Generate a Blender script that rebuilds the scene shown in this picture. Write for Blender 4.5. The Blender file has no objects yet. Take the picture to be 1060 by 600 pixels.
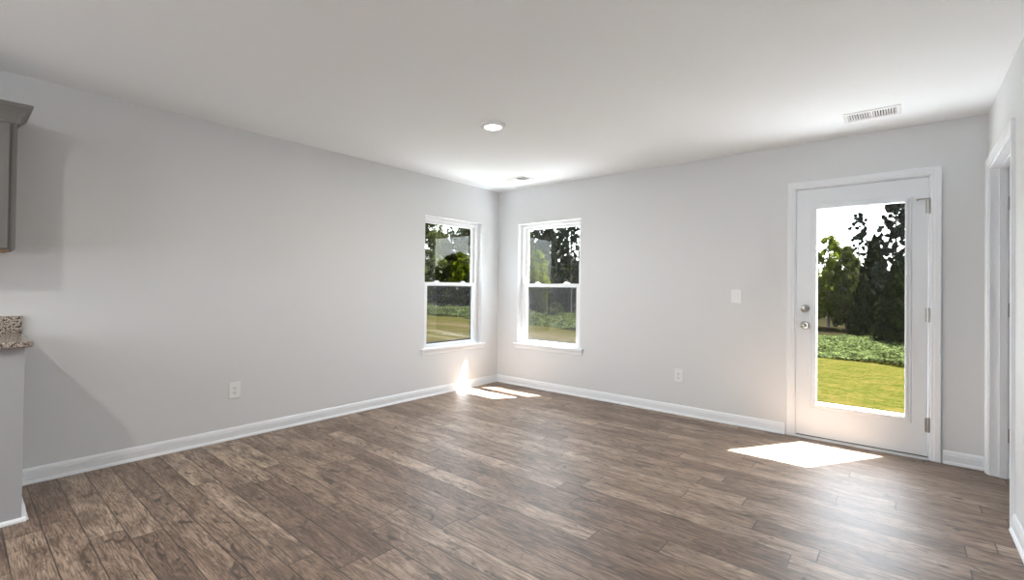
import bpy, bmesh, math, random
import numpy as np
from mathutils import Vector, Matrix
random.seed(4)
rng = np.random.default_rng(7)
C = bpy.context.scene.collection
SC = bpy.context.scene

# ------------------------------------------------------------------ camera
F_PX, CX, CY = 485.94, 529.93, 293.25
YAW, PITCH, ROLL = 0.6966, 0.0093, 0.0114
CAM = Vector((4.0349, -4.5468, 1.2084))
fw = Vector((-math.sin(YAW) * math.cos(PITCH), math.cos(YAW) * math.cos(PITCH), math.sin(PITCH)))
rt = Vector((math.cos(YAW), math.sin(YAW), 0)); up = rt.cross(fw)
c_, s_ = math.cos(ROLL), math.sin(ROLL)
rt, up = c_ * rt + s_ * up, -s_ * rt + c_ * up
cd = bpy.data.cameras.new('camera'); cam = bpy.data.objects.new('camera', cd); C.objects.link(cam)
cd.sensor_width = 36; cd.lens = 36 * F_PX / 1060; cd.clip_start = .02; cd.clip_end = 500
cd.shift_x = (530 - CX) / 1060; cd.shift_y = -(300 - CY) / 1060
M4 = Matrix((rt, up, -fw)).transposed().to_4x4(); M4.translation = CAM
cam.matrix_world = M4
SC.camera = cam

# ------------------------------------------------------------------ light
SUN_E, SKY_S, EXPO = 76.0, 1.2, 0.55
sun_dir = Vector((0.63, 1.0, 2.2)).normalized()          # towards the sun
w = bpy.data.worlds.new('sky'); SC.world = w; w.use_nodes = True
nt = w.node_tree; nt.nodes.clear()
sky = nt.nodes.new('ShaderNodeTexSky'); sky.sky_type = 'NISHITA'; sky.sun_disc = False
sky.sun_elevation = math.asin(sun_dir.z); sky.sun_rotation = math.atan2(sun_dir.x, sun_dir.y)
sky.dust_density = 2.0; sky.altitude = 100
bg = nt.nodes.new('ShaderNodeBackground'); bg.inputs[1].default_value = SKY_S
wo = nt.nodes.new('ShaderNodeOutputWorld')
hs = nt.nodes.new('ShaderNodeHueSaturation'); hs.inputs['Saturation'].default_value = .28; nt.links.new(sky.outputs[0], hs.inputs['Color']); nt.links.new(hs.outputs[0], bg.inputs[0]); nt.links.new(bg.outputs[0], wo.inputs[0])
sd = bpy.data.lights.new('sun', 'SUN'); sd.energy = SUN_E; sd.angle = math.radians(.53); sd.color = (1, .975, .95)
so = bpy.data.objects.new('sun', sd); C.objects.link(so)
so.rotation_euler = (-sun_dir).to_track_quat('-Z', 'Y').to_euler(); so.location = (3, 6, 12)

def area(name, loc, direction, sx, sy, energy, col=(1, 1, 1), shape='RECTANGLE'):
    d = bpy.data.lights.new(name, 'AREA'); d.shape = shape; d.size = sx; d.size_y = sy; d.energy = energy; d.color = col
    o = bpy.data.objects.new(name, d); C.objects.link(o); o.location = loc
    o.rotation_euler = Vector(direction).to_track_quat('-Z', 'Z').to_euler(); return o
REAR_Y = -8.0
# added fill lamp in front of the rear wall; no window is built there
area('rear_fill_light', (1.25, REAR_Y + .02, 1.5), (0, 1, 0.0), 2.2, 1.7, 62, (.93, .965, 1))

SC.view_settings.view_transform = 'Standard'; SC.view_settings.look = 'None'
SC.view_settings.gamma = 1; SC.view_settings.exposure = EXPO; SC.view_settings.use_curve_mapping = False
cy = SC.cycles
cy.max_bounces = 14; cy.diffuse_bounces = 7; cy.glossy_bounces = 5; cy.transparent_max_bounces = 24; cy.transmission_bounces = 8
cy.sample_clamp_indirect = 6; cy.caustics_reflective = False; cy.caustics_refractive = False

# ------------------------------------------------------------------ materials
def srgb(r, g, b):
    f = lambda v: (v / 255 / 12.92) if v / 255 <= .04045 else ((v / 255 + .055) / 1.055) ** 2.4
    return (f(r), f(g), f(b), 1)
class NT:
    def __init__(s, name):
        s.m = bpy.data.materials.new(name); s.m.use_nodes = True; s.t = s.m.node_tree; s.t.nodes.clear()
        s.out = s.n('ShaderNodeOutputMaterial')
    def n(s, t, **k):
        x = s.t.nodes.new(t)
        for a, b in k.items(): setattr(x, a, b)
        return x
    def set(s, sock, v):
        if isinstance(v, bpy.types.NodeSocket): s.t.links.new(v, sock)
        elif v is not None: sock.default_value = v
    def math(s, op, a, b=None, c=None):
        x = s.n('ShaderNodeMath', operation=op); s.set(x.inputs[0], a); s.set(x.inputs[1], b); s.set(x.inputs[2], c); return x.outputs[0]
    def mix(s, f, a, b, mode='MIX'):
        x = s.n('ShaderNodeMix', data_type='RGBA', blend_type=mode); s.set(x.inputs[0], f); s.set(x.inputs[6], a); s.set(x.inputs[7], b); return x.outputs[2]
    def ramp(s, f, pts, interp='LINEAR'):
        x = s.n('ShaderNodeValToRGB'); cr = x.color_ramp; cr.interpolation = interp
        while len(cr.elements) < len(pts): cr.elements.new(.5)
        for e, (p, c) in zip(cr.elements, pts):
            e.position = p; e.color = c if len(c) == 4 else (*c, 1)
        s.set(x.inputs[0], f); return x.outputs[0]
    def noise(s, vec, scale, detail=2, rough=.5, dist=0, out=0):
        x = s.n('ShaderNodeTexNoise'); s.set(x.inputs['Vector'], vec); x.inputs['Scale'].default_value = scale
        x.inputs['Detail'].default_value = detail; x.inputs['Roughness'].default_value = rough; x.inputs['Distortion'].default_value = dist
        return x.outputs[out]
    def pos(s): return s.n('ShaderNodeNewGeometry').outputs['Position']
    def obj(s): return s.n('ShaderNodeTexCoord').outputs['Object']
    def sep(s, v):
        x = s.n('ShaderNodeSeparateXYZ'); s.set(x.inputs[0], v); return x.outputs
    def comb(s, a, b, c):
        x = s.n('ShaderNodeCombineXYZ'); s.set(x.inputs[0], a); s.set(x.inputs[1], b); s.set(x.inputs[2], c); return x.outputs[0]
    def scale(s, v, sc):
        x = s.n('ShaderNodeVectorMath', operation='MULTIPLY'); s.set(x.inputs[0], v); x.inputs[1].default_value = sc; return x.outputs[0]
    def bump(s, h, strength, dist):
        x = s.n('ShaderNodeBump'); x.inputs['Strength'].default_value = strength; x.inputs['Distance'].default_value = dist
        s.set(x.inputs['Height'], h); return x.outputs[0]
    def pbr(s, col, rough=.5, metal=0, normal=None, spec=.5, **k):
        x = s.n('ShaderNodeBsdfPrincipled'); s.set(x.inputs['Base Color'], col); s.set(x.inputs['Roughness'], rough)
        x.inputs['Metallic'].default_value = metal; x.inputs['Specular IOR Level'].default_value = spec
        if normal is not None: s.set(x.inputs['Normal'], normal)
        for a, b in k.items(): s.set(x.inputs[a], b)
        return x.outputs[0]
    def done(s, sh): s.t.links.new(sh, s.out.inputs[0]); return s.m

def paint(name, col, rough, bscale=220, bstr=.12, spec=.4, var=.03):
    t = NT(name); p = t.pos()
    n = t.noise(p, bscale, 2, .6)
    v = t.noise(p, 1.7, 2)
    c = t.mix(t.math('MULTIPLY', v, var * 2), col, tuple(x * .86 for x in col[:3]) + (1,))
    return t.done(t.pbr(c, rough, normal=t.bump(n, bstr, .001), spec=spec))
M = {}
M['wall'] = paint('wall_paint', (.692, .708, .722, 1), .75)
M['ceiling'] = paint('ceiling_paint', (.895, .925, .948, 1), .9, 90, .25)
M['trim'] = paint('trim_paint', (.81, .84, .875, 1), .35, 60, .04)
M['door'] = paint('door_paint', (.76, .795, .83, 1), .38, 60, .04)
M['vinyl'] = paint('window_vinyl', (.82, .83, .85, 1), .32, 40, .02)
M['cabinet'] = paint('cabinet_paint', (.19, .188, .182, 1), .45, 60, .05)
M['panel'] = paint('half_wall_paint', (.42, .43, .45, 1), .7)
M['plate'] = paint('plastic_plate', (.82, .83, .84, 1), .3, 30, .02)
M['ext'] = paint('siding_paint', (.55, .54, .5, 1), .8)
M['vent'] = paint('vent_enamel', (.80, .80, .80, 1), .4, 30, .02)
def flat(name, col, rough=.5, metal=0, **k):
    t = NT(name); n = t.noise(t.pos(), 300, 1)
    return t.done(t.pbr(col, rough, metal, normal=t.bump(n, .03, .0005), **k))
M['dark'] = flat('hollow_shade', (.02, .02, .02, 1), .8)  # near-black colour stands in for the shade inside ducts and socket slots
M['rubber'] = flat('black_rubber', (.012, .013, .02, 1), .6)
M['nickel'] = flat('satin_nickel', (.50, .49, .47, 1), .28, 1)
M['wood_raw'] = flat('raw_plywood', (.42, .27, .14, 1), .6)
M['screenframe'] = flat('screen_frame', (.03, .03, .035, 1), .5)
M['concrete'] = paint('concrete', (.82, .825, .83, 1), .85, 120, .3)
t = NT('lamp_lens'); e = t.n('ShaderNodeEmission'); e.inputs[0].default_value = (1, .93, .82, 1); e.inputs[1].default_value = 7; M['lens'] = t.done(e.outputs[0])

t = NT('clear_glass')                                    # window pane: mostly see-through, reflecting by Fresnel
tr = t.n('ShaderNodeBsdfTransparent'); tr.inputs[0].default_value = (.95, .965, .96, 1)
gl = t.n('ShaderNodeBsdfGlossy'); gl.inputs['Roughness'].default_value = 0.0; gl.inputs[0].default_value = (1, 1, 1, 1)
ge = t.n('ShaderNodeNewGeometry'); dt = t.n('ShaderNodeVectorMath', operation='DOT_PRODUCT'); t.set(dt.inputs[0], ge.outputs['Normal']); t.set(dt.inputs[1], ge.outputs['Incoming'])
fres = t.math('ADD', .016, t.math('MULTIPLY', .965, t.math('POWER', t.math('SUBTRACT', 1, t.math('ABSOLUTE', dt.outputs['Value'])), 5)))
mx = t.n('ShaderNodeMixShader'); t.set(mx.inputs[0], fres); t.set(mx.inputs[1], tr.outputs[0]); t.set(mx.inputs[2], gl.outputs[0])
M['glass'] = t.done(mx.outputs[0])
t = NT('insect_mesh')                                    # fine dark fly screen
tr = t.n('ShaderNodeBsdfTransparent'); df = t.n('ShaderNodeBsdfDiffuse'); df.inputs[0].default_value = (.10, .10, .11, 1)
mx = t.n('ShaderNodeMixShader'); mx.inputs[0].default_value = .34; t.set(mx.inputs[1], tr.outputs[0]); t.set(mx.inputs[2], df.outputs[0])
M['mesh'] = t.done(mx.outputs[0])

# granite
t = NT('granite'); p = t.pos()
n1 = t.noise(p, 85, 3, .65); n2 = t.noise(p, 210, 2, .6); vo = t.n('ShaderNodeTexVoronoi'); t.set(vo.inputs['Vector'], p); vo.inputs['Scale'].default_value = 150
bs = t.ramp(n1, [(0, srgb(40, 35, 33)), (.40, srgb(60, 52, 48)), (.46, srgb(150, 138, 128)), (.56, srgb(205, 196, 186)), (.7, srgb(150, 130, 112)), (1, srgb(110, 95, 85))])
c = t.mix(t.math('MULTIPLY', t.ramp(n2, [(0, (1, 1, 1)), (.40, (1, 1, 1)), (.46, (0, 0, 0)), (1, (0, 0, 0))]), .85), bs, srgb(28, 25, 25))
c = t.mix(t.math('MULTIPLY', t.sep(vo.outputs['Color'])[0], .35), c, srgb(235, 228, 220), 'MULTIPLY')
M['granite'] = t.done(t.pbr(c, .14))

# floor: laminate planks running along X
PW, PL = .1285, 1.22
t = NT('oak_laminate_planks'); p = t.pos(); x, y, z = t.sep(p)
row = t.math('FLOOR', t.math('DIVIDE', y, PW))
wn = t.n('ShaderNodeTexWhiteNoise', noise_dimensions='1D'); t.set(wn.inputs['W'], row)
xo = t.math('ADD', x, t.math('MULTIPLY', wn.outputs[0], PL * 3.7))
col = t.math('FLOOR', t.math('DIVIDE', xo, PL))
wn2 = t.n('ShaderNodeTexWhiteNoise', noise_dimensions='2D'); t.set(wn2.inputs['Vector'], t.comb(row, col, 0))
pid = wn2.outputs[0]; pc = t.sep(wn2.outputs['Color'])
fx = t.math('SUBTRACT', xo, t.math('MULTIPLY', col, PL)); fy = t.math('SUBTRACT', y, t.math('MULTIPLY', row, PW))
ex = t.math('MINIMUM', fx, t.math('SUBTRACT', PL, fx)); ey = t.math('MINIMUM', fy, t.math('SUBTRACT', PW, fy))
edge = t.math('MINIMUM', ex, ey)
seam = t.math('SUBTRACT', 1, t.math('SMOOTHSTEP' if False else 'MINIMUM', t.math('DIVIDE', edge, .0042), 1))
gv = t.comb(t.math('ADD', x, t.math('MULTIPLY', pc[0], 31)), t.math('ADD', y, t.math('MULTIPLY', pc[1], 17)), t.math('MULTIPLY', pid, 9))
warp = t.noise(t.scale(gv, (1.5, 6.5, 1)), 1.0, 3, .55)                      # cathedral figure
rings = t.math('SINE', t.math('MULTIPLY', t.math('ADD', warp, t.math('MULTIPLY', y, 1.6)), 120))
rings = t.math('MULTIPLY', t.math('ADD', rings, 1), .5)
fine = t.noise(t.scale(gv, (9, 170, 1)), 1.0, 4, .65)
blot = t.noise(t.scale(gv, (3.2, 11, 1)), 1.0, 4, .6, .8)
knot = t.noise(t.scale(gv, (6, 15, 1)), 1.0, 1, .5, 1.5)
base = t.ramp(pid, [(0, srgb(132, 110, 94)), (.35, srgb(156, 133, 114)), (.7, srgb(178, 154, 134)), (1, srgb(196, 173, 151))])
c = t.mix(t.ramp(blot, [(.30, (.85, .85, .85)), (.62, (0, 0, 0))]), base, srgb(74, 55, 44))
c = t.mix(t.math('MULTIPLY', t.ramp(rings, [(.55, (0, 0, 0)), (1, (1, 1, 1))]), .26), c, srgb(160, 137, 117))
c = t.mix(t.math('MULTIPLY', t.ramp(rings, [(0, (1, 1, 1)), (.22, (0, 0, 0))]), .38), c, srgb(66, 48, 38))
c = t.mix(t.math('MULTIPLY', t.ramp(fine, [(.40, (1, 1, 1)), (.56, (0, 0, 0))]), .70), c, srgb(62, 46, 37))
c = t.mix(t.ramp(knot, [(.26, (.75, .75, .75)), (.36, (0, 0, 0))]), c, srgb(48, 34, 27))
c = t.mix(t.math('MULTIPLY', seam, .95), c, srgb(24, 18, 14))
h = t.math('SUBTRACT', t.math('ADD', t.math('MULTIPLY', rings, .25), t.math('MULTIPLY', fine, .5)), t.math('MULTIPLY', seam, 1.6))
rg = t.math('ADD', .40, t.math('MULTIPLY', fine, .12))
M['floor'] = t.done(t.pbr(c, rg, normal=t.bump(h, .30, .0012), spec=.8))

# lawn
t = NT('lawn_grass'); p = t.pos(); x, y, z = t.sep(p)
n1 = t.noise(p, .55, 4, .6); n2 = t.noise(p, 14, 5, .85); n3 = t.noise(p, 55, 3, .7)
g = t.ramp(n2, [(.34, (.026, .040, .006)), (.5, (.090, .088, .014)), (.64, (.19, .150, .050))])
g = t.mix(t.ramp(n3, [(.35, (.75, .75, .75)), (.55, (0, 0, 0))]), g, (.022, .028, .006, 1))
g = t.mix(t.math('MULTIPLY', t.ramp(t.noise(p, 2.2, 4, .7), [(.48, (0, 0, 0)), (.62, (1, 1, 1))]), .55), g, (.17, .115, .035, 1))
dirt = t.ramp(t.noise(p, 30, 3, .7), [(.3, (.085, .052, .026)), (.7, (.20, .14, .085))])
# dry / bare earth: patchy, mostly west of the house; two pale wheel tracks
west = t.math('MINIMUM', t.math('MAXIMUM', t.math('MULTIPLY', t.math('ADD', x, 1.0), -.22), 0), 1)
pat = t.ramp(t.noise(t.scale(p, (.35, 1.1, 1)), 1.0, 4, .65), [(.40, (0, 0, 0)), (.62, (1, 1, 1))])
near = t.math('MINIMUM', t.math('MAXIMUM', t.math('MULTIPLY', t.math('SUBTRACT', 11.5, y), .35), 0), 1)
c = t.mix(t.math('MULTIPLY', t.math('MULTIPLY', pat, west), t.math('MULTIPLY', near, .85)), g, dirt)
c = t.mix(t.math('MULTIPLY', west, .38), c, (.085, .070, .022, 1))
yw = t.math('ADD', y, t.math('MULTIPLY', t.math('SUBTRACT', t.noise(p, .35, 2), .5), 1.6))
for yc in (5.35, 6.35):
    tk = t.math('SUBTRACT', 1, t.math('MINIMUM', t.math('DIVIDE', t.math('ABSOLUTE', t.math('SUBTRACT', yw, yc)), .30), 1))
    c = t.mix(t.math('MULTIPLY', t.math('MULTIPLY', tk, west), .9), c, (.24, .19, .12, 1))
pk = t.math('SUBTRACT', 1, t.math('MINIMUM', t.math('DIVIDE', t.math('ABSOLUTE', t.math('SUBTRACT', yw, 9.4)), .9), 1))
c = t.mix(t.math('MULTIPLY', t.math('MULTIPLY', pk, west), .55), c, (.20, .125, .085, 1))
litter = t.ramp(t.noise(p, 6, 4, .7), [(.3, (.015, .013, .007)), (.7, (.045, .036, .018))])
far = t.math('MINIMUM', t.math('MAXIMUM', t.math('MULTIPLY', t.math('SUBTRACT', y, 27), .8), 0), 1)
c = t.mix(far, c, litter)
c = t.mix(1.0, c, (.185, .20, .19, 1), 'MULTIPLY')
M['lawn'] = t.done(t.pbr(c, .9, normal=t.bump(n3, .6, .03), spec=0))
def leafmat(name, a, b, rough=.55, tr=.35):
    t = NT(name); n = t.noise(t.pos(), 3.1, 3, .7)
    wn = t.n('ShaderNodeNewGeometry').outputs['Random Per Island']
    n = t.math('MULTIPLY', t.math('SUBTRACT', n, .32), 2.6); f = t.math('ADD', t.math('MULTIPLY', n, .55), t.math('MULTIPLY', wn, .45)); f = t.math('POWER', t.math('MAXIMUM', f, 0), 1.5)
    c = t.mix(f, tuple(v * .27 for v in a[:3]) + (1,), tuple(v * .27 for v in b[:3]) + (1,))
    df = t.pbr(c, rough, spec=.0)
    tl = t.n('ShaderNodeBsdfTranslucent'); t.set(tl.inputs[0], c)
    m = t.n('ShaderNodeMixShader'); m.inputs[0].default_value = tr; t.set(m.inputs[1], df); t.set(m.inputs[2], tl.outputs[0])
    return t.done(m.outputs[0])
M['leaf_bright'] = leafmat('bright_leaves', (.035, .055, .004, 1), (.42, .50, .030, 1), tr=.55)
M['leaf_mid'] = leafmat('mid_green_leaves', (.014, .022, .005, 1), (.21, .24, .060, 1))
M['leaf_dark'] = leafmat('dark_leaves', (.006, .010, .004, 1), (.075, .088, .030, 1), tr=.25)
M['needles'] = leafmat('pine_needles', (.012, .018, .014, 1), (.13, .15, .11, 1), tr=.2)
M['kudzu'] = leafmat('vine_leaves', (.008, .016, .004, 1), (.27, .33, .12, 1), tr=.35)
M['bark'] = flat('bark', (.045, .035, .028, 1), .9)

# ------------------------------------------------------------------ mesh helpers
def tag(o, label=None, cat=None, group=None, kind=None):
    if label: o['label'] = label
    if cat: o['category'] = cat
    if group: o['group'] = group
    if kind: o['kind'] = kind
    return o
def obj(name, bm, mat, parent=None, smooth=False, label=None):
    bmesh.ops.recalc_face_normals(bm, faces=bm.faces)
    me = bpy.data.meshes.new(name); bm.to_mesh(me); bm.free(); me.materials.append(mat)
    if smooth:
        for p in me.polygons: p.use_smooth = True
        try: me.set_sharp_from_angle(angle=math.radians(35))
        except Exception: pass
    o = bpy.data.objects.new(name, me); C.objects.link(o)
    if parent is not None:
        o.parent = parent; o.matrix_parent_inverse = parent.matrix_world.inverted()
    if label: o['label'] = label
    return o
def empty(name, loc=(0, 0, 0), parent=None):
    o = bpy.data.objects.new(name, None); C.objects.link(o); o.location = loc; o.empty_display_size = .1
    o.matrix_world = Matrix.Translation(Vector(loc))
    return o
def NB(): return bmesh.new()
ident = lambda u, v, n: (u, v, n)
def box(bm, mp, u0, u1, v0, v1, n0, n1, bev=0):
    vs = [bm.verts.new(mp(u, v, n)) for n in (n0, n1) for v in (v0, v1) for u in (u0, u1)]
    fs = [bm.faces.new([vs[i] for i in f]) for f in ((0, 1, 3, 2), (4, 6, 7, 5), (0, 4, 5, 1), (2, 3, 7, 6), (0, 2, 6, 4), (1, 5, 7, 3))]
    if bev > 0:
        es = list({e for f in fs for e in f.edges})
        bmesh.ops.bevel(bm, geom=es, offset=bev, segments=2, profile=.5, affect='EDGES', clamp_overlap=True)
    return bm
def plate(bm, mp, us, vs, holes, n0, n1):
    """slab in the (u,v) plane with rectangular holes; us/vs are the grid lines, holes are (u0,u1,v0,v1)"""
    us = sorted(us); vs = sorted(vs); V = {}
    def vert(i, j, k):
        if (i, j, k) not in V: V[(i, j, k)] = bm.verts.new(mp(us[i], vs[j], (n0, n1)[k]))
        return V[(i, j, k)]
    def solid(i, j):
        if i < 0 or j < 0 or i >= len(us) - 1 or j >= len(vs) - 1: return False
        cu, cv = (us[i] + us[i + 1]) / 2, (vs[j] + vs[j + 1]) / 2
        return not any(a < cu < b and c < cv < d for a, b, c, d in holes)
    for i in range(len(us) - 1):
        for j in range(len(vs) - 1):
            if not solid(i, j): continue
            q = [(i, j), (i + 1, j), (i + 1, j + 1), (i, j + 1)]
            for k in (0, 1): bm.faces.new([vert(a, b, k) for a, b in q])
            for (di, dj), (a, b) in zip(((0, -1), (1, 0), (0, 1), (-1, 0)), ((0, 1), (1, 2), (2, 3), (3, 0))):
                if not solid(i + di, j + dj):
                    A, B = q[a], q[b]; bm.faces.new([vert(*A, 0), vert(*B, 0), vert(*B, 1), vert(*A, 1)])
    return bm
def ring(bm, mp, o, i, n0, n1):
    return plate(bm, mp, (o[0], i[0], i[1], o[1]), (o[2], i[2], i[3], o[3]), [i], n0, n1)
def sweep(bm, pts, prof, place):
    """pts: list of stations; prof: list of (w,d); place(station, w, d) -> xyz"""
    R = [[bm.verts.new(place(s, w_, d_)) for w_, d_ in prof] for s in pts]
    for a, b in zip(R, R[1:]):
        for k in range(len(prof)):
            l = (k + 1) % len(prof); bm.faces.new([a[k], a[l], b[l], b[k]])
    bm.faces.new(R[0]); bm.faces.new(R[-1])
    return bm
def lathe(bm, mp, cu, cv, prof, seg=32):
    """revolve (radius, n) about an axis along n"""
    R = []
    for r, n in prof:
        if r <= 1e-6: R.append([bm.verts.new(mp(cu, cv, n))])
        else: R.append([bm.verts.new(mp(cu + r * math.cos(2 * math.pi * k / seg), cv + r * math.sin(2 * math.pi * k / seg), n)) for k in range(seg)])
    for a, b in zip(R, R[1:]):
        for k in range(seg):
            l = (k + 1) % seg
            q = [a[k % len(a)], a[l % len(a)], b[l % len(b)], b[k % len(b)]]
            q2 = []
            for v in q:
                if v not in q2: q2.append(v)
            if len(q2) > 2: bm.faces.new(q2)
    return bm
def tube(bm, p0, p1, r0, r1, seg=8):
    p0, p1 = Vector(p0), Vector(p1); d = (p1 - p0).normalized()
    a = d.cross(Vector((0, 0, 1)) if abs(d.z) < .9 else Vector((1, 0, 0))).normalized(); b = d.cross(a)
    A = [bm.verts.new(p0 + (a * math.cos(t) + b * math.sin(t)) * r0) for t in [2 * math.pi * k / seg for k in range(seg)]]
    B = [bm.verts.new(p1 + (a * math.cos(t) + b * math.sin(t)) * r1) for t in [2 * math.pi * k / seg for k in range(seg)]]
    for k in range(seg): bm.faces.new([A[k], A[(k + 1) % seg], B[(k + 1) % seg], B[k]])
    bm.faces.new(A); bm.faces.new(B[::-1]); return bm

W, H = 4.4695, 2.44
backp = lambda u, v, n: (u, n, v)            # back wall, n>0 outwards
leftp = lambda u, v, n: (-n, u, v)           # left wall, u=y
rightp = lambda u, v, n: (W + n, u, v)       # right wall, u=y
topp = lambda u, v, n: (u, v, H + n)         # ceiling, n<0 into the room
TH = .14

# ------------------------------------------------------------------ room shell
WIN_B = (.33, 1.235, .525, 2.0)
WIN_L = (-1.215, -.31, .525, 2.0)
DOOR = (3.315, 4.195, 0, 2.075)
YN, YF = -1.0, -.085                          # side doorway between these y
E_TOP = 2.62
S = 'structure'
b = NB(); plate(b, backp, (-TH, WIN_B[0], WIN_B[1], DOOR[0], DOOR[1], W + .12), (-.2, 0, WIN_B[2], WIN_B[3], DOOR[3], E_TOP), [WIN_B, DOOR], 0, TH)
tag(obj('wall_back', b, M['wall']), kind=S)
b = NB(); plate(b, leftp, (REAR_Y, WIN_L[0], WIN_L[1], 0), (-.2, WIN_L[2], WIN_L[3], E_TOP), [WIN_L], 0, TH)
tag(obj('wall_left', b, M['wall']), kind=S)
b = NB(); plate(b, rightp, (REAR_Y, YN, YF, 0), (-.2, 2.06, E_TOP), [(YN, YF, -.2, 2.06)], 0, .12)
tag(obj('wall_right', b, M['wall']), kind=S)
b = NB(); box(b, ident, -TH, 7.0, REAR_Y - .14, REAR_Y, -.2, E_TOP); tag(obj('wall_rear', b, M['wall']), kind=S)
b = NB(); box(b, ident, 0, 6.9, REAR_Y, 0, -.2, 0); tag(obj('floor', b, M['floor']), kind=S)
b = NB(); box(b, ident, -TH, 7.0, REAR_Y - .14, .14, H, H + .1); tag(obj('ceiling', b, M['ceiling']), kind=S)
# the small room beyond the side doorway
b = NB(); box(b, ident, 6.9, 7.0, REAR_Y, .14, -.2, E_TOP); box(b, ident, W + .12, 6.9, 0, .14, -.2, E_TOP); box(b, ident, W + .12, 6.9, -2.6, -2.5, 0, H)
tag(obj('wall_side_room', b, M['wall']), kind=S)
# roof and eave above the garden wall
b = NB()
box(b, ident, -.35, 7.2, TH, .40, 2.60, 2.64); box(b, ident, -.35, 7.2, .40, .425, 2.60, 2.80)
box(b, ident, -.35, 7.2, REAR_Y - .3, .42, 2.66, 2.82)
box(b, ident, -.35, .657, .40, .66, 2.60, 2.82)      # unseen box added at the corner to cut off the wall's sun patch
tag(obj('roof_eave', b, M['ext']), kind=S)

# baseboards with shoe moulding
BASE = [(0, 0), (.022, 0), (.022, .007), (.017, .016), (.0125, .020), (.0125, .064), (.010, .068), (.011, .073), (.0085, .082), (.004, .091), (0, .093)]
def baseboard(name, mp, u0, u1, m0=0, m1=0, parent=None):
    bm = NB(); sweep(bm, [0, 1], BASE, lambda s, o, z: mp((u0 + m0 * o) if s == 0 else (u1 - m1 * o), z, -o))
    o = obj(name, bm, M['trim'], parent); return tag(o, kind=S) if parent is None else o
baseboard('baseboard_left', leftp, -4.30, 0, 0, 1)
baseboard('baseboard_back', backp, 0, 3.262, 1, 0)
baseboard('baseboard_back_right', backp, 4.248, W, 0, 1)
baseboard('baseboard_right', rightp, REAR_Y, YN - .058, 0, 0)

# casings (mitred profile)
CAS = [(0, 0), (0, .008), (.004, .011), (.018, .012), (.024, .015), (.040, .016), (.052, .0175), (.057, .015), (.057, 0)]
def casing(name, mp, u0, u1, top, parent):
    bm = NB()
    def place(s, w_, d_):
        return mp((u0 - w_, u0 - w_, u1 + w_, u1 + w_)[s], (0, top + w_, top + w_, 0)[s], -d_)
    sweep(bm, range(4), CAS, place); return obj(name, bm, M['trim'], parent)

# ------------------------------------------------------------------ windows
def window(name, mp, r):
    u0, u1, v0, v1 = r; root = empty(name, mp((u0 + u1) / 2, v0, 0)); tag(root, kind=S)
    b = NB(); ring(b, mp, r, (u0 + .042, u1 - .042, v0 + .03, v1 - .035), .060, .150)
    ring(b, mp, (u0 + .030, u1 - .030, v0 + .02, v1 - .025), (u0 + .048, u1 - .048, v0 + .034, v1 - .042), .090, .096)   # parting stop
    obj('window_frame', b, M['vinyl'], root)
    mid = 1.243
    # upper sash (outer track)
    a = (u0 + .044, u1 - .044, mid - .022, v1 - .037); gi = (a[0] + .034, a[1] - .034, a[2] + .036, a[3] - .030)
    b = NB(); ring(b, mp, a, gi, .098, .126); s1 = obj('upper_sash', b, M['vinyl'], root)
    b = NB(); box(b, mp, gi[0] - .005, gi[1] + .005, gi[2] - .005, gi[3] + .005, .110, .1125); obj('glass_pane', b, M['glass'], s1)
    # lower sash (inner track)
    a = (u0 + .044, u1 - .044, v0 + .006, mid + .020); gi = (a[0] + .046, a[1] - .046, a[2] + .034, a[3] - .034)
    b = NB(); ring(b, mp, a, gi, .064, .094)
    s2 = obj('lower_sash', b, M['vinyl'], root)
    b = NB(); box(b, mp, gi[0] - .005, gi[1] + .005, gi[2] - .005, gi[3] + .005, .078, .0805); obj('glass_pane', b, M['glass'], s2)
    for f in (.27, .73):
        uc = u0 + f * (u1 - u0)
        b = NB(); box(b, mp, uc - .034, uc + .034, mid + .020, mid + .028, .070, .092, .003)
        box(b, mp, uc - .022, uc + .022, mid + .026, mid + .038, .068, .086, .004)
        obj('sash_lock', b, M['vinyl'], s2)
    # fly screen outside the lower half
    a = (u0 + .044, u1 - .044, v0 + .032, mid + .01)
    b = NB(); ring(b, mp, a, (a[0] + .018, a[1] - .018, a[2] + .018, a[3] - .018), .132, .142); sc = obj('screen_frame', b, M['screenframe'], root, label='dark metal screen frame')
    b = NB(); box(b, mp, a[0] + .016, a[1] - .016, a[2] + .016, a[3] - .016, .1365, .1375); obj('insect_screen', b, M['mesh'], sc, label='fine dark insect mesh')
    # stool and apron
    b = NB(); box(b, mp, u0 + .001, u1 - .001, v0 - .0005, v0 + .006, -.002, .062)
    box(b, mp, u0 - .048, u1 + .048, v0 - .020, v0 + .006, -.034, -.0005, .006); obj('window_sill', b, M['trim'], root)
    b = NB()
    AP = [(0, 0), (.006, 0), (.010, .006), (.011, .030), (.015, .040), (.016, .046), (0, .046)]
    sweep(b, [0, 1], AP, lambda s, o, z: mp((u0 - .035) if s == 0 else (u1 + .035), v0 - .066 + z, -o))
    obj('window_apron', b, M['trim'], root)
    return root
window('window_1', leftp, WIN_L)
window('window_2', backp, WIN_B)

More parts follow.
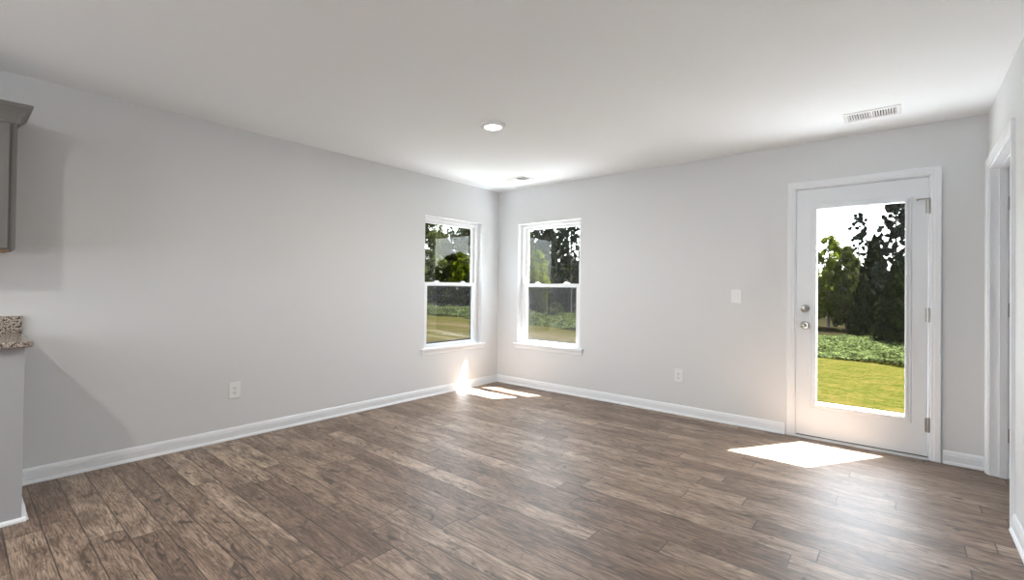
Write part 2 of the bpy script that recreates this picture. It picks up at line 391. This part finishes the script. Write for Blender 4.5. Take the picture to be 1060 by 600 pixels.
# ------------------------------------------------------------------ garden door
d = empty('door_1', (3.755, 0, 0)); tag(d, kind=S)
SL = (3.340, 4.165, .024, 2.050)
b = NB(); box(b, backp, 3.317, 3.336, 0, 2.073, 0, TH); box(b, backp, 4.169, 4.193, 0, 2.073, 0, TH); box(b, backp, 3.336, 4.169, 2.054, 2.073, 0, TH)
box(b, backp, 3.336, 3.350, .02, 2.054, .050, .09); box(b, backp, 4.155, 4.169, .02, 2.054, .050, .09); box(b, backp, 3.350, 4.155, 2.040, 2.054, .050, .09)
obj('door_jamb', b, M['trim'], d)
casing('door_casing', backp, 3.330, 4.180, 2.060, d)
b = NB(); box(b, backp, 3.336, 4.169, 0.0005, .014, -.020, .004, .003); obj('threshold', b, M['trim'], d)
b = NB(); box(b, backp, 3.337, 4.168, .0005, .016, .004, TH + .04); obj('threshold_sill', b, M['nickel'], d, label='metal outer sill')
GL = (3.482, 4.036, .288, 1.882)
b = NB(); ring(b, backp, SL, (3.470, 4.050, .272, 1.895), .003, .046)
slab = obj('door_slab', b, M['door'], d)
LITE = [(0, .002), (0, .010), (.006, .013), (.016, .012), (.024, .008), (.034, .008), (.040, .003), (.040, .002)]
def lite_frame(bm, sgn):
    g = GL
    def place(s, w_, d_):
        u = (g[0] - w_, g[1] + w_, g[1] + w_, g[0] - w_, g[0] - w_)[s]; v = (g[2] - w_, g[2] - w_, g[3] + w_, g[3] + w_, g[2] - w_)[s]
        return backp(u, v, (.005 - d_) if sgn < 0 else .044 + d_)
    R = [[bm.verts.new(place(s, w_, d_)) for w_, d_ in LITE] for s in range(4)]
    for i in range(4):
        a, c2 = R[i], R[(i + 1) % 4]
        for k in range(len(LITE)):
            l = (k + 1) % len(LITE); bm.faces.new([a[k], a[l], c2[l], c2[k]])
b = NB(); lite_frame(b, -1); lite_frame(b, 1)
ring(b, backp, (3.470, 4.050, .272, 1.895), GL, .003, .046)
obj('glass_frame', b, M['door'], slab)
b = NB(); box(b, backp, GL[0] - .004, GL[1] + .004, GL[2] - .004, GL[3] + .004, .020, .0225); obj('glass_pane', b, M['glass'], slab)
b = NB(); box(b, backp, SL[0] + .001, SL[1] - .001, .0175, .024, .006, .044); obj('door_sweep', b, M['rubber'], slab, label='black rubber door sweep')
b = NB(); lathe(b, backp, 3.401, 1.066, [(0, -.024), (.016, -.024), (.022, -.021), (.024, -.014), (.030, -.010), (.033, -.002), (.033, .002)]); box(b, backp, 3.397, 3.405, 1.048, 1.084, -.034, -.022, .002)
obj('deadbolt', b, M['nickel'], slab, True, 'satin nickel deadbolt turn')
b = NB(); lathe(b, backp, 3.401, .928, [(0, -.068), (.012, -.067), (.022, -.062), (.028, -.053), (.029, -.044), (.024, -.034), (.014, -.026), (.011, -.018), (.013, -.012), (.030, -.008), (.034, -.003), (.034, .002)])
obj('door_knob', b, M['nickel'], slab, True, 'round satin nickel knob')
b = NB(); box(b, backp, 3.3305, 3.3385, .90, .96, -.0025, .004); obj('strike_plate', b, M['nickel'], d, label='satin nickel strike plate')
for zc in (1.834, 1.046, .250):
    b = NB(); lathe(b, lambda u, v, n: (4.1675 + u, -.006 + v, zc + n), 0, 0, [(0, -.054), (.003, -.054), (.0065, -.050), (.0065, .050), (.003, .054), (0, .054)], 12)
    box(b, backp, 4.150, 4.1665, zc - .050, zc + .050, -.0005, .003); box(b, backp, 4.1685, 4.180, zc - .050, zc + .050, -.0015, .003)
    if zc > 1.5:
        tube(b, (4.1675, -.008, zc + .056), (4.105, -.030, zc + .052), .004, .004); tube(b, (4.105, -.030, zc + .052), (4.105, -.010, zc + .050), .006, .007)
        box(b, backp, 4.157, 4.178, zc + .050, zc + .062, -.014, -.002)
    obj('hinge', b, M['nickel'], d, label='satin nickel hinge')

# ------------------------------------------------------------------ side doorway and its open door
d = empty('door_2', (W + .06, -.54, 0)); tag(d, kind=S)
b = NB()
box(b, rightp, YF - .019, YF, 0, 2.06, -.001, .121); box(b, rightp, YN, YN + .019, 0, 2.06, -.001, .121); box(b, rightp, YN + .019, YF - .019, 2.041, 2.06, -.001, .121)
box(b, rightp, YF - .031, YF - .019, 0, 2.041, .045, .083); box(b, rightp, YN + .019, YN + .031, 0, 2.041, .045, .083); box(b, rightp, YN + .031, YF - .031, 2.029, 2.041, .045, .083)
obj('door_jamb', b, M['trim'], d)
casing('door_casing', rightp, YN + .006, YF - .006, 2.054, d)
b = NB(); box(b, ident, W + .128, W + .128 + .86, YF - .058, YF - .023, .012, 2.035)
sl = obj('door_slab', b, M['door'], d)
for zc in (1.80, 1.10, .28):
    b = NB(); lathe(b, lambda u, v, n: (W + .1245 + u, YF - .024 + v, zc + n), 0, 0, [(0, -.05), (.006, -.048), (.006, .048), (0, .05)], 12)
    box(b, rightp, YF - .0205, YF - .0185, zc - .045, zc + .045, .086, .1205); obj('hinge', b, M['nickel'], d, label='satin nickel hinge')

# ------------------------------------------------------------------ electrical plates
def outlet(mp, uc, vc, label, up_=True):
    root = empty('wall_outlet', mp(uc, vc, 0)); tag(root, label, 'outlet')
    b = NB(); box(b, mp, uc - .040, uc + .040, vc - .062, vc + .062, -.0075, 0, .003); obj('cover_plate', b, M['plate'], root)
    for dv in (.0195, -.0195):
        b = NB()
        sweep(b, [0, 1], [(.0165 * math.copysign(min(1, abs(math.cos(a)) * 1.25), math.cos(a)), .0145 * math.copysign(min(1, abs(math.sin(a)) * 1.15), math.sin(a))) for a in [k * math.pi / 12 for k in range(24)]],
              lambda s, a, c2: mp(uc + a, vc + dv + c2, -.0072 if s == 0 else -.0098))
        r = obj('receptacle', b, M['plate'], root)
        b = NB(); box(b, mp, uc - .0085, uc - .0055, vc + dv - .003, vc + dv + .007, -.0102, -.0095); box(b, mp, uc + .0055, uc + .0085, vc + dv - .002, vc + dv + .006, -.0102, -.0095)
        box(b, mp, uc - .003, uc + .003, vc + dv - .0105, vc + dv - .0055, -.0102, -.0095)
        obj('socket_slot', b, M['dark'], r, label='dark socket slots')
    b = NB(); lathe(b, mp, uc, vc, [(0, -.0088), (.003, -.0085), (.0035, -.0072)], 12); obj('screw', b, M['nickel'], root)
outlet(leftp, -3.105, .382, 'white duplex outlet low on the long left wall')
outlet(backp, 2.357, .377, 'white duplex outlet low on the back wall between window and garden door')
root = empty('light_switch', backp(2.873, 1.155, 0)); tag(root, 'white square rocker switch plate on the back wall beside the garden door', 'light switch')
b = NB(); box(b, backp, 2.829, 2.917, 1.093, 1.217, -.0075, 0, .003); obj('cover_plate', b, M['plate'], root)
b = NB()
vs = [backp(u, v, n) for u, v, n in ((2.856, 1.122, -.0075), (2.890, 1.122, -.0075), (2.890, 1.188, -.0075), (2.856, 1.188, -.0075), (2.857, 1.123, -.009), (2.889, 1.123, -.009), (2.889, 1.187, -.0125), (2.857, 1.187, -.0125))]
vv = [b.verts.new(p) for p in vs]
for f in ((0, 1, 2, 3), (4, 5, 6, 7), (0, 1, 5, 4), (1, 2, 6, 5), (2, 3, 7, 6), (3, 0, 4, 7)): b.faces.new([vv[i] for i in f])
obj('rocker', b, M['plate'], root)

# ------------------------------------------------------------------ ceiling: lamps and registers
LED_W = 14
def ceiling_light(x, y, label, power):
    root = empty('ceiling_light', (x, y, H)); tag(root, label, 'ceiling light')
    b = NB(); lathe(b, topp, x, y, [(.095, 0), (.094, -.012), (.088, -.019), (.068, -.025), (.064, -.024), (.062, -.014), (.062, 0)], 48)
    obj('trim_ring', b, M['plate'], root, True)
    b = NB(); lathe(b, topp, x, y, [(0, -.023), (.040, -.0225), (.0625, -.020), (.0625, -.012)], 48); obj('lens', b, M['lens'], root, True, 'glowing frosted lens')
    l = area('lamp', (x, y, H - .030), (0, 0, -1), .12, .12, power, (1, .95, .87), 'DISK'); l.parent = root; l.matrix_parent_inverse = root.matrix_world.inverted()
ceiling_light(1.645, -1.935, 'round white flush ceiling light, lit, in the middle of the ceiling', LED_W)

def register(x0, x1, y0, y1, label):
    root = empty('ceiling_vent', ((x0 + x1) / 2, (y0 + y1) / 2, H)); tag(root, label, 'ceiling vent')
    f = .024
    b = NB()
    # sloped outer rim
    O = [(x0, y0), (x1, y0), (x1, y1), (x0, y1)]; I1 = [(x0 + .008, y0 + .008), (x1 - .008, y0 + .008), (x1 - .008, y1 - .008), (x0 + .008, y1 - .008)]
    I2 = [(x0 + f, y0 + f), (x1 - f, y0 + f), (x1 - f, y1 - f), (x0 + f, y1 - f)]
    Ls = [[b.verts.new((p[0], p[1], z)) for p in P] for P, z in ((O, H), (O, H - .009), (I1, H - .012), (I2, H - .008), (I2, H - .0005))]
    for A, B in zip(Ls, Ls[1:]):
        for k in range(4): b.faces.new([A[k], A[(k + 1) % 4], B[(k + 1) % 4], B[k]])
    xm = (x0 + x1) / 2
    box(b, ident, xm - .006, xm + .006, y0 + f, y1 - f, H - .0075, H - .001)
    obj('vent_frame', b, M['vent'], root)
    b = NB(); box(b, ident, x0 + f, x1 - f, y0 + f, y1 - f, H - .0012, H - .0002); obj('duct_shade_plate', b, M['dark'], root, label='flat dark plate in place of the shaded duct')  # no duct is cut; its shade is put into the plate's colour
    for a, c2, sg in ((x0 + f, xm - .006, -1), (xm + .006, x1 - f, 1)):
        b = NB(); n = 9
        for k in range(n):
            xc = a + (k + .5) * (c2 - a) / n; dx = .0035 * sg
            q = [b.verts.new(p) for p in ((xc - dx - .0012, y0 + f, H - .001), (xc - dx + .0012, y0 + f, H - .001), (xc + dx + .0012, y0 + f, H - .0085), (xc + dx - .0012, y0 + f, H - .0085))]
            r = [b.verts.new((v.co.x, y1 - f, v.co.z)) for v in q]
            for i in range(4): b.faces.new([q[i], q[(i + 1) % 4], r[(i + 1) % 4], r[i]])
            b.faces.new(q); b.faces.new(r)
        obj('louvre_bank', b, M['vent'], root)
register(3.700, 4.015, -.575, -.385, 'white rectangular air register in the ceiling above the garden door')
register(.520, .850, -.545, -.365, 'white rectangular air register in the ceiling near the far room corner')

# ------------------------------------------------------------------ kitchen end at the left edge
root = empty('kitchen_half_wall', (.30, -4.35, 0)); tag(root, kind=S)
b = NB(); box(b, ident, .0, .61, -4.62, -4.300, 0, .8785); hw = obj('half_wall_core', b, M['panel'], root)
b = NB(); sweep(b, [0, 1], BASE, lambda s, o, z: ((0.012 if s == 0 else .61), -4.300 + o * 1.15, z)); obj('half_wall_baseboard', b, M['trim'], root)
b = NB(); SH = [(0, 0), (.016, 0), (.016, .006), (.012, .014), (.006, .019), (0, .020)]
sweep(b, [0, 1], SH, lambda s, o, z: (.61 + o, -4.62 if s == 0 else -4.283 + 0 * o, z)); obj('shoe_moulding', b, M['trim'], root)

root = empty('countertop', (.32, -4.6, .895)); tag(root, 'speckled granite countertop with low splash strip at the left edge of the room', 'countertop')
b = NB()
R_ = .045; o2 = [(0, -6.4), (.645, -6.4)] + [(.645 - R_ + R_ * math.cos(a), -4.268 - R_ + R_ * math.sin(a)) for a in [k * math.pi / 16 for k in range(9)]] + [(0, -4.268)]
def slab2(bm, outline, prof):
    Ls = []
    for ins, z in prof:
        Ls.append([bm.verts.new((max(x - (ins if x > .01 else 0), 0), y - (ins if y > -6 else 0), z)) for x, y in outline])
    for A, B in zip(Ls, Ls[1:]):
        for k in range(len(A)): bm.faces.new([A[k], A[(k + 1) % len(A)], B[(k + 1) % len(A)], B[k]])
    bm.faces.new(Ls[0]); bm.faces.new(Ls[-1])
slab2(b, o2, [(.004, .880), (0, .884), (0, .906), (.004, .910)])
obj('worktop', b, M['granite'], root)
b = NB(); box(b, ident, 0.0005, .020, -6.4, -4.272, .910, 1.010, .002); obj('backsplash', b, M['granite'], root)

# base cabinet run under the counter, beyond the half wall
root = empty('base_cabinet', (.3, -5.3, 0)); tag(root, 'grey kitchen base cabinet under the granite countertop', 'cabinet')
b = NB(); box(b, ident, .002, .59, -6.3, -4.622, .10, .878); box(b, ident, .002, .52, -6.3, -4.622, 0, .10); obj('carcass', b, M['cabinet'], root)
def shaker(name, x, y0, y1, z0, z1, parent):
    b = NB(); mp = lambda u, v, n: (x + n, u, v)
    ring(b, mp, (y0, y1, z0, z1), (y0 + .057, y1 - .057, z0 + .057, z1 - .057), 0, .019)
    box(b, mp, y0 + .055, y1 - .055, z0 + .055, z1 - .055, .002, .010)
    return obj(name, b, M['cabinet'], parent)
for k in range(3):
    y1 = -4.66 - k * .54; dr = shaker('cabinet_door', .591, y1 - .50, y1, .12, .68, root)
    b = NB(); box(b, ident, .591, .609, y1 - .50, y1, .70, .86, .002); obj('drawer', b, M['cabinet'], root)

# wall cabinet
root = empty('wall_cabinet', (.16, -4.7, 1.385)); tag(root, 'grey wall cabinet with crown moulding at the upper left edge', 'cabinet')
CY1 = -4.325
b = NB(); plate(b, lambda u, v, n: (n, u, v), (-5.7, -5.55, CY1 - .0, ), (1.385, 2.13), [], .0005, .328)
obj('carcass', b, M['cabinet'], root)
b = NB(); box(b, ident, .006, .31, -5.69, CY1 - .02, 1.378, 1.3845); obj('underside_panel', b, M['wood_raw'], root, label='bare wood underside')
for k in range(2):
    y1 = CY1 - .030 - k * .62; shaker('cabinet_door', .3285, y1 - .60, y1, 1.390, 2.060, root)
CR = [(0, 0), (.006, 0), (.008, .012), (.013, .030), (.022, .050), (.036, .070), (.050, .082), (.052, .088), (.056, .090), (.056, .100), (0, .100)]
b = NB(); zc0 = 2.070
sweep(b, [0, 1, 2], CR, lambda s, o, z: ((.329 + o, .329 + o, 0.001)[s], (-5.7, CY1 + o, CY1 + o)[s], zc0 + z))
obj('crown_moulding', b, M['cabinet'], root)

# lamps of the kitchen behind the camera (same fixture)
ceiling_light(1.9, -5.4, 'round white flush ceiling light over the kitchen, nearest the camera', LED_W)
ceiling_light(1.5, -7.0, 'round white flush ceiling light over the kitchen, by the rear wall', LED_W)

# ------------------------------------------------------------------ garden
def ground(x, y):
    x = np.asarray(x, float); y = np.asarray(y, float)
    yc = np.clip(y, 0, 12.8)
    z = -.15 - .058 * yc - .045 * np.clip(y - 12.8, 0, 17.2)
    z = z + .027 * np.clip(3 - x, -8, 22) * np.clip(y / 12.8, 0, 1)
    return z
def grid_mesh(name, xs, ys, mat, fn=ground):
    X, Y = np.meshgrid(xs, ys); Z = fn(X, Y)
    co = np.stack([X, Y, Z], -1).reshape(-1, 3); nx, ny = len(xs), len(ys)
    i = np.arange(nx * ny).reshape(ny, nx)
    q = np.stack([i[:-1, :-1], i[:-1, 1:], i[1:, 1:], i[1:, :-1]], -1).reshape(-1, 4)
    me = bpy.data.meshes.new(name); me.vertices.add(len(co)); me.vertices.foreach_set('co', co.ravel())
    me.loops.add(q.size); me.loops.foreach_set('vertex_index', q.ravel().astype(np.int32))
    me.polygons.add(len(q)); me.polygons.foreach_set('loop_start', np.arange(0, q.size, 4, dtype=np.int32))
    me.update(); me.validate(); me.materials.append(mat)
    for p in me.polygons: p.use_smooth = True
    o = bpy.data.objects.new(name, me); C.objects.link(o); return o
tag(grid_mesh('lawn', np.concatenate([np.arange(-90, -24, 3.), np.arange(-24, 14, .5), np.arange(14, 60, 3.)]), np.concatenate([np.arange(-14, 0, 1.), np.arange(0, 31, .5), np.arange(31, 120, 4.)]), M['lawn'],
              lambda X, Y: ground(X, Y) + .03 * np.sin(X * 1.3 + Y) * np.clip(Y / 6, 0, 1)), kind=S)
b = NB(); box(b, ident, -.3, 5.6, TH + .002, 1.95, -.26, -.075, .008); tag(obj('patio_slab', b, M['concrete']), kind=S)  # real slab at the door, lengthened unseen past the windows to bounce light in
b = NB(); box(b, ident, -1.6, -TH - .002, -7, 1.95, -.26, -.080, .008); tag(obj('side_bounce_slab', b, M['concrete']), kind=S)  # unseen pale slab, added to bounce sunlight through the left window

def quads(name, cen, siz, mat, parent=None, normals=None, flat_=0.0, aspect=1.5):
    """a mesh of many small leaf quads"""
    n = len(cen)
    d = rng.normal(size=(n, 3)) if normals is None else normals
    d[:, 2] += flat_ * np.sign(d[:, 2] + 1e-9) if flat_ else 0
    d /= np.linalg.norm(d, axis=1, keepdims=True)
    a = np.cross(d, rng.normal(size=(n, 3))); a /= np.linalg.norm(a, axis=1, keepdims=True); c2 = np.cross(d, a)
    s = (siz * rng.uniform(.6, 1.35, n))[:, None]
    co = np.stack([cen - a * s * aspect * .5, cen + c2 * s * .5 - a * s * .1, cen + a * s * aspect * .5, cen - c2 * s * .5 - a * s * .1], 1).reshape(-1, 3)
    me = bpy.data.meshes.new(name); me.vertices.add(4 * n); me.vertices.foreach_set('co', co.ravel())
    me.loops.add(4 * n); me.loops.foreach_set('vertex_index', np.arange(4 * n, dtype=np.int32))
    me.polygons.add(n); me.polygons.foreach_set('loop_start', np.arange(0, 4 * n, 4, dtype=np.int32)); me.update(); me.materials.append(mat)
    o = bpy.data.objects.new(name, me); C.objects.link(o)
    if parent is not None: o.parent = parent
    return o
def blob_pts(cs, rs, n, shell=.55, sq=1.0):
    """points near the surface of a set of ellipsoidal clumps"""
    cs = np.array(cs, float); rs = np.array(rs, float); k = rng.choice(len(cs), n, p=(rs ** 2) / (rs ** 2).sum())
    d = rng.normal(size=(n, 3)); d /= np.linalg.norm(d, axis=1, keepdims=True)
    r = rs[k] * (shell + (1 - shell) * rng.random(n)) * rng.uniform(.85, 1.12, n)
    p = cs[k] + d * r[:, None] * np.array([1, 1, sq]); return p, d

# vine-covered ground between lawn and wood
n = 330000
x = rng.uniform(-44, 9, n); y = 12.6 + rng.random(n) ** 1.25 * 16.5
keep = (y - 12.8 > .5 * np.sin(x * .7) + .35 * np.sin(x * 2.1 + 1)); x, y = x[keep], y[keep]
dd = (x - CAM.x) * fw.x + (y - CAM.y) * fw.y; pxx = CX + F_PX * ((x - CAM.x) * rt.x + (y - CAM.y) * rt.y) / dd
keep = ((pxx > 405) & (pxx < 650)) | ((pxx > 790) & (pxx < 1010)) | (rng.random(len(x)) < .15); x, y = x[keep], y[keep]
hm = (.13 + .12 * (np.sin(x * 1.1 + 2 * np.sin(y * .6)) * np.cos(y * .9) + .6) + .10 * np.sin(x * 2.9) * np.sin(y * 2.3)) * np.clip((y - 12.6) / 1.2, .25, 1)
z = ground(x, y) + np.maximum(hm, .05) * rng.uniform(.45, 1.1, len(x))
g_ = quads('ground_vines', np.stack([x, y, z], 1), .085, M['kudzu'], flat_=1.4, aspect=1.25)
tag(g_, 'broad-leaved green vines covering the ground between lawn and woods', 'ground cover', kind='stuff')

# ---- trees: one of each kind, then copies
def trunk_mesh(pts, parent, extra=()):
    b = NB()
    for (p0, r0), (p1, r1) in zip(pts, pts[1:]): tube(b, p0, p1, r0, r1, 9)
    for p0, p1, r0, r1 in extra: tube(b, p0, p1, r0, r1, 6)
    return obj('trunk', b, M['bark'], parent)
def make_leafy(name, h, rad, mat, nleaf, leaf, skirt=.15, nb=26):
    root = empty(name, (0, 0, 0)); cs, rs = [], []
    for k in range(nb):
        f = skirt + (1 - skirt) * (k + .5) / nb; prof = math.sin(math.pi * min(1, (f - skirt) / (1 - skirt) * .82 + .16)) ** .7
        a = rng.uniform(0, 6.28); r = rad * prof * rng.uniform(.05, 1) ** .6 * (.72 if nb < 40 else .9)
        cs.append((r * math.cos(a), r * math.sin(a), h * f * .93)); rs.append(rad * rng.uniform(.26, .42) * (1.15 - .45 * f) * (26 / nb) ** .33)
    p, dn = blob_pts(cs, rs, nleaf, .6, .85); nn = dn + rng.normal(size=dn.shape) * .8
    trunk_mesh([((0, 0, -.4), h * .026), ((.05, .03, h * .4), h * .018), ((0, 0, h * .85), h * .006)], root, [((0, 0, h * .3), (c[0] * .8, c[1] * .8, c[2]), h * .007, h * .003) for c in cs[::max(3, nb // 10)]])
    quads('foliage', p, leaf, mat, root, nn); return root
def make_pine(name, h, rad, nleaf, leaf, lo=.45, nb=30):
    root = empty(name, (0, 0, 0)); cs, rs, br = [], [], []
    for k in range(nb):
        f = lo + (1 - lo) * (k + .5) / nb; a = rng.uniform(0, 6.28) ; r = rad * (1.05 - .75 * ((f - lo) / (1 - lo)) ** 1.5) * rng.uniform(.3, 1.0)
        c0 = (r * math.cos(a), r * math.sin(a), h * f + .12 * r); cs.append(c0); rs.append(rad * rng.uniform(.07, .16))
        if k % 5 == 0: br.append(((0, 0, h * f - .25 * r), c0, h * .004, h * .0015))
    p, dn = blob_pts(cs, rs, nleaf, .15, .75)
    trunk_mesh([((0, 0, -.4), h * .017), ((.04, 0, h * .5), h * .012), ((0, 0, h * .97), h * .003)], root, br)
    quads('foliage', p, leaf, M['needles'], root, aspect=2.6); return root
def make_cedar(name, h, rad, nleaf, leaf, mat):
    root = empty(name, (0, 0, 0)); f = rng.random(nleaf) ** 1.3; a = rng.uniform(0, 6.283, nleaf)
    r = rad * (1 - f) ** .75 * (.72 + .28 * rng.random(nleaf)) * (1 + .22 * np.sin(a * 5 + f * 23) + .12 * np.sin(a * 11 - f * 41)) * np.clip(.55 + f * 5, 0, 1)
    p = np.stack([r * np.cos(a), r * np.sin(a), h * (.02 + .98 * f)], 1)
    trunk_mesh([((0, 0, -.4), h * .022), ((0, 0, h * .9), h * .005)], root)
    quads('foliage', p, leaf, mat, root, np.stack([np.cos(a), np.sin(a), .5 + 0 * a], 1) + rng.normal(size=(nleaf, 3)) * .6, aspect=1.9); return root
def copy_tree(o):
    c = o.copy(); C.objects.link(c)
    for ch in o.children:
        k = ch.copy(); C.objects.link(k); k.parent = c; k.matrix_parent_inverse = ch.matrix_parent_inverse.copy()
    return c
KIND = {}
def maker(kind):
    return {'bright': lambda: make_leafy('leafy_tree', 8, 2.6, M['leaf_bright'], 20000, .125, .15, 150),
            'mid': lambda: make_leafy('leafy_tree', 8, 2.6, M['leaf_mid'], 30000, .12, .05, 230),
            'dark': lambda: make_leafy('leafy_tree', 8, 2.8, M['leaf_dark'], 28000, .15, .0, 200),
            'pine': lambda: make_pine('pine_tree', 10, 2.0, 25000, .085, .30, 220),
            'pine_open': lambda: make_pine('pine_tree', 10, 1.5, 11000, .085, .60, 80),
            'cedar': lambda: make_cedar('cedar_tree', 6, 2.0, 20000, .11, M['leaf_dark']),
            'sapling': lambda: make_leafy('young_tree', 4, 1.3, M['leaf_bright'], 3500, .13, .45, 14),
            'mound': lambda: make_leafy('vine_mound', 2, 1.6, M['kudzu'], 5000, .14, .0, 16)}[kind]()
NH = {'bright': 8, 'mid': 8, 'dark': 8, 'pine': 10, 'pine_open': 10, 'cedar': 6, 'sapling': 4, 'mound': 2}
NR = {'bright': 2.6, 'mid': 2.6, 'dark': 2.8, 'pine': 2.0, 'pine_open': 1.5, 'cedar': 2.0, 'sapling': 1.3, 'mound': 1.6}
def plant(kind, x, y, h, r, label, cat='tree', group=None, rot=None):
    o = copy_tree(KIND[kind]) if kind in KIND else KIND.setdefault(kind, maker(kind))
    o.location = (x, y, float(ground(x, y))); o.rotation_euler = (0, 0, rng.uniform(0, 6.28) if rot is None else rot)
    o.scale = (r / NR[kind], r / NR[kind], h / NH[kind])
    if 'group' in o: del o['group']
    tag(o, label, cat, group); return o
def at(px, depth):
    """ground position seen in column px at the given depth in metres"""
    p = CAM + depth * (Vector((fw.x, fw.y, 0)) + (px - CX) / F_PX * Vector((rt.x, rt.y, 0))); return p.x, p.y
def hrow(row, px, depth):
    x, y = at(px, depth); hz = 292 + (px + 50) * .0105; return 1.21 + (hz - row) / F_PX * depth - float(ground(x, y))
def T(kind, px, row, depth, rpx, label, cat='tree', group=None):
    x, y = at(px, depth); plant(kind, x, y, hrow(row, px, depth), rpx * depth / F_PX, label, cat, group)
# seen through the left window
T('mid', 433, 188, 44, 29, 'tall dense olive-green tree at the left side of the left window')
T('mid', 489, 196, 46, 33, 'broad green tree at the right side of the left window')
T('bright', 477, 258, 44, 14, 'lower light-green tree at the right of the left window view')
T('sapling', 461, 299, 43, 6.5, 'small round bright-green tree in front of the dark wood, left window')
T('mound', 438, 307, 42, 13, 'vine-covered mound at the left edge of the left window view', 'shrub')
T('dark', 466, 272, 52, 20, 'dark shaded tree in the middle of the left window view')
# seen through the back window
T('pine', 566, 226, 44, 13, 'tall pine in the middle of the back window view')
T('pine', 591, 222, 42, 14, 'tall pine at the right of the back window view')
T('mid', 547, 226, 46, 8, 'narrow olive-green tree at the left of the back window view')
T('bright', 556, 256, 38, 15, 'bright yellow-green leafy tree in the back window view')
T('mid', 556, 292, 34, 11, 'small vine-draped tree low in the back window view')
T('dark', 590, 272, 46, 18, 'dark leafy tree low at the right of the back window view')
T('mound', 577, 314, 31, 12, 'rounded green bush standing in the vines, back window', 'shrub')
# seen through the garden door
T('bright', 858, 239, 36, 19, 'light yellow-green leafy tree at the left of the garden door view')
T('mid', 877, 250, 34, 18, 'mid-green leafy tree beside the yellow-green tree in the door view')
T('pine_open', 889, 222, 36, 13, 'slender pine with a small open crown in the door view')
T('cedar', 905, 243, 34, 20, 'dark cone-shaped cedar in the middle of the door view')
T('pine', 927, 203, 27.5, 23, 'large pine at the right of the garden door view')
T('cedar', 927, 270, 22.5, 19, 'broad dark cedar at the right edge of the door view')
T('cedar', 893, 284, 27, 14, 'low dark cedar in front of the woods in the door view')
T('pine', 948, 215, 33, 14, 'pine beyond the right edge of the garden door glass')
T('mid', 568, 234, 58, 26, 'broad tree standing behind the pines in the back window')
T('pine', 555, 230, 50, 15, 'pine between the narrow tree and the tall middle pine in the back window')
T('pine', 580, 236, 52, 16, 'shorter pine between the two tall pines in the back window')
T('mid', 459, 238, 56, 20, 'olive-green tree low in the gap between the two big trees of the left window')
# the wood behind: alike trees
for dep_alt, (px, row, dep) in zip([0, 1] * 10, ((425, 262, 60), (445, 268, 62), (470, 262, 64), (492, 268, 60), (515, 262, 60), (540, 268, 56), (556, 264, 58), (574, 266, 60), (588, 262, 57), (604, 260, 55), (625, 264, 52),
                     (700, 262, 48), (760, 262, 46), (815, 262, 46), (836, 266, 46), (862, 266, 48), (884, 264, 46), (908, 262, 44), (934, 262, 40), (962, 262, 38))):
    T('dark', px, row - (2 if int(px) % 2 else 0), dep + (5.5 if dep_alt else 0), 16 * (46 / dep) ** .3, 'dark leafy tree in the row of woods behind the vines', group='woodland trees')

for px, row, dep in ((622, 228, 50), (646, 222, 46), (672, 232, 48), (700, 224, 44), (728, 230, 46), (757, 220, 42), (786, 232, 44), (812, 226, 42), (985, 215, 36), (1020, 225, 38)):
    T('pine', px, row, dep, 15, 'tall dark pine in the straight row of pines edging the wood', group='pines of the wood')
for x, y, h in ((12, 25, 6.2), (16, 30, 5.6), (20.5, 24, 6.4), (24, 31, 6.8), (28, 25, 6.0), (33, 31, 7.2), (37.5, 26, 6.6), (11, 33, 6.5), (43, 33, 7.5), (47, 27, 7)):
    plant('dark', x, y, h, 2.6, 'dark leafy tree in the row of woods behind the vines', 'tree', 'woodland trees')
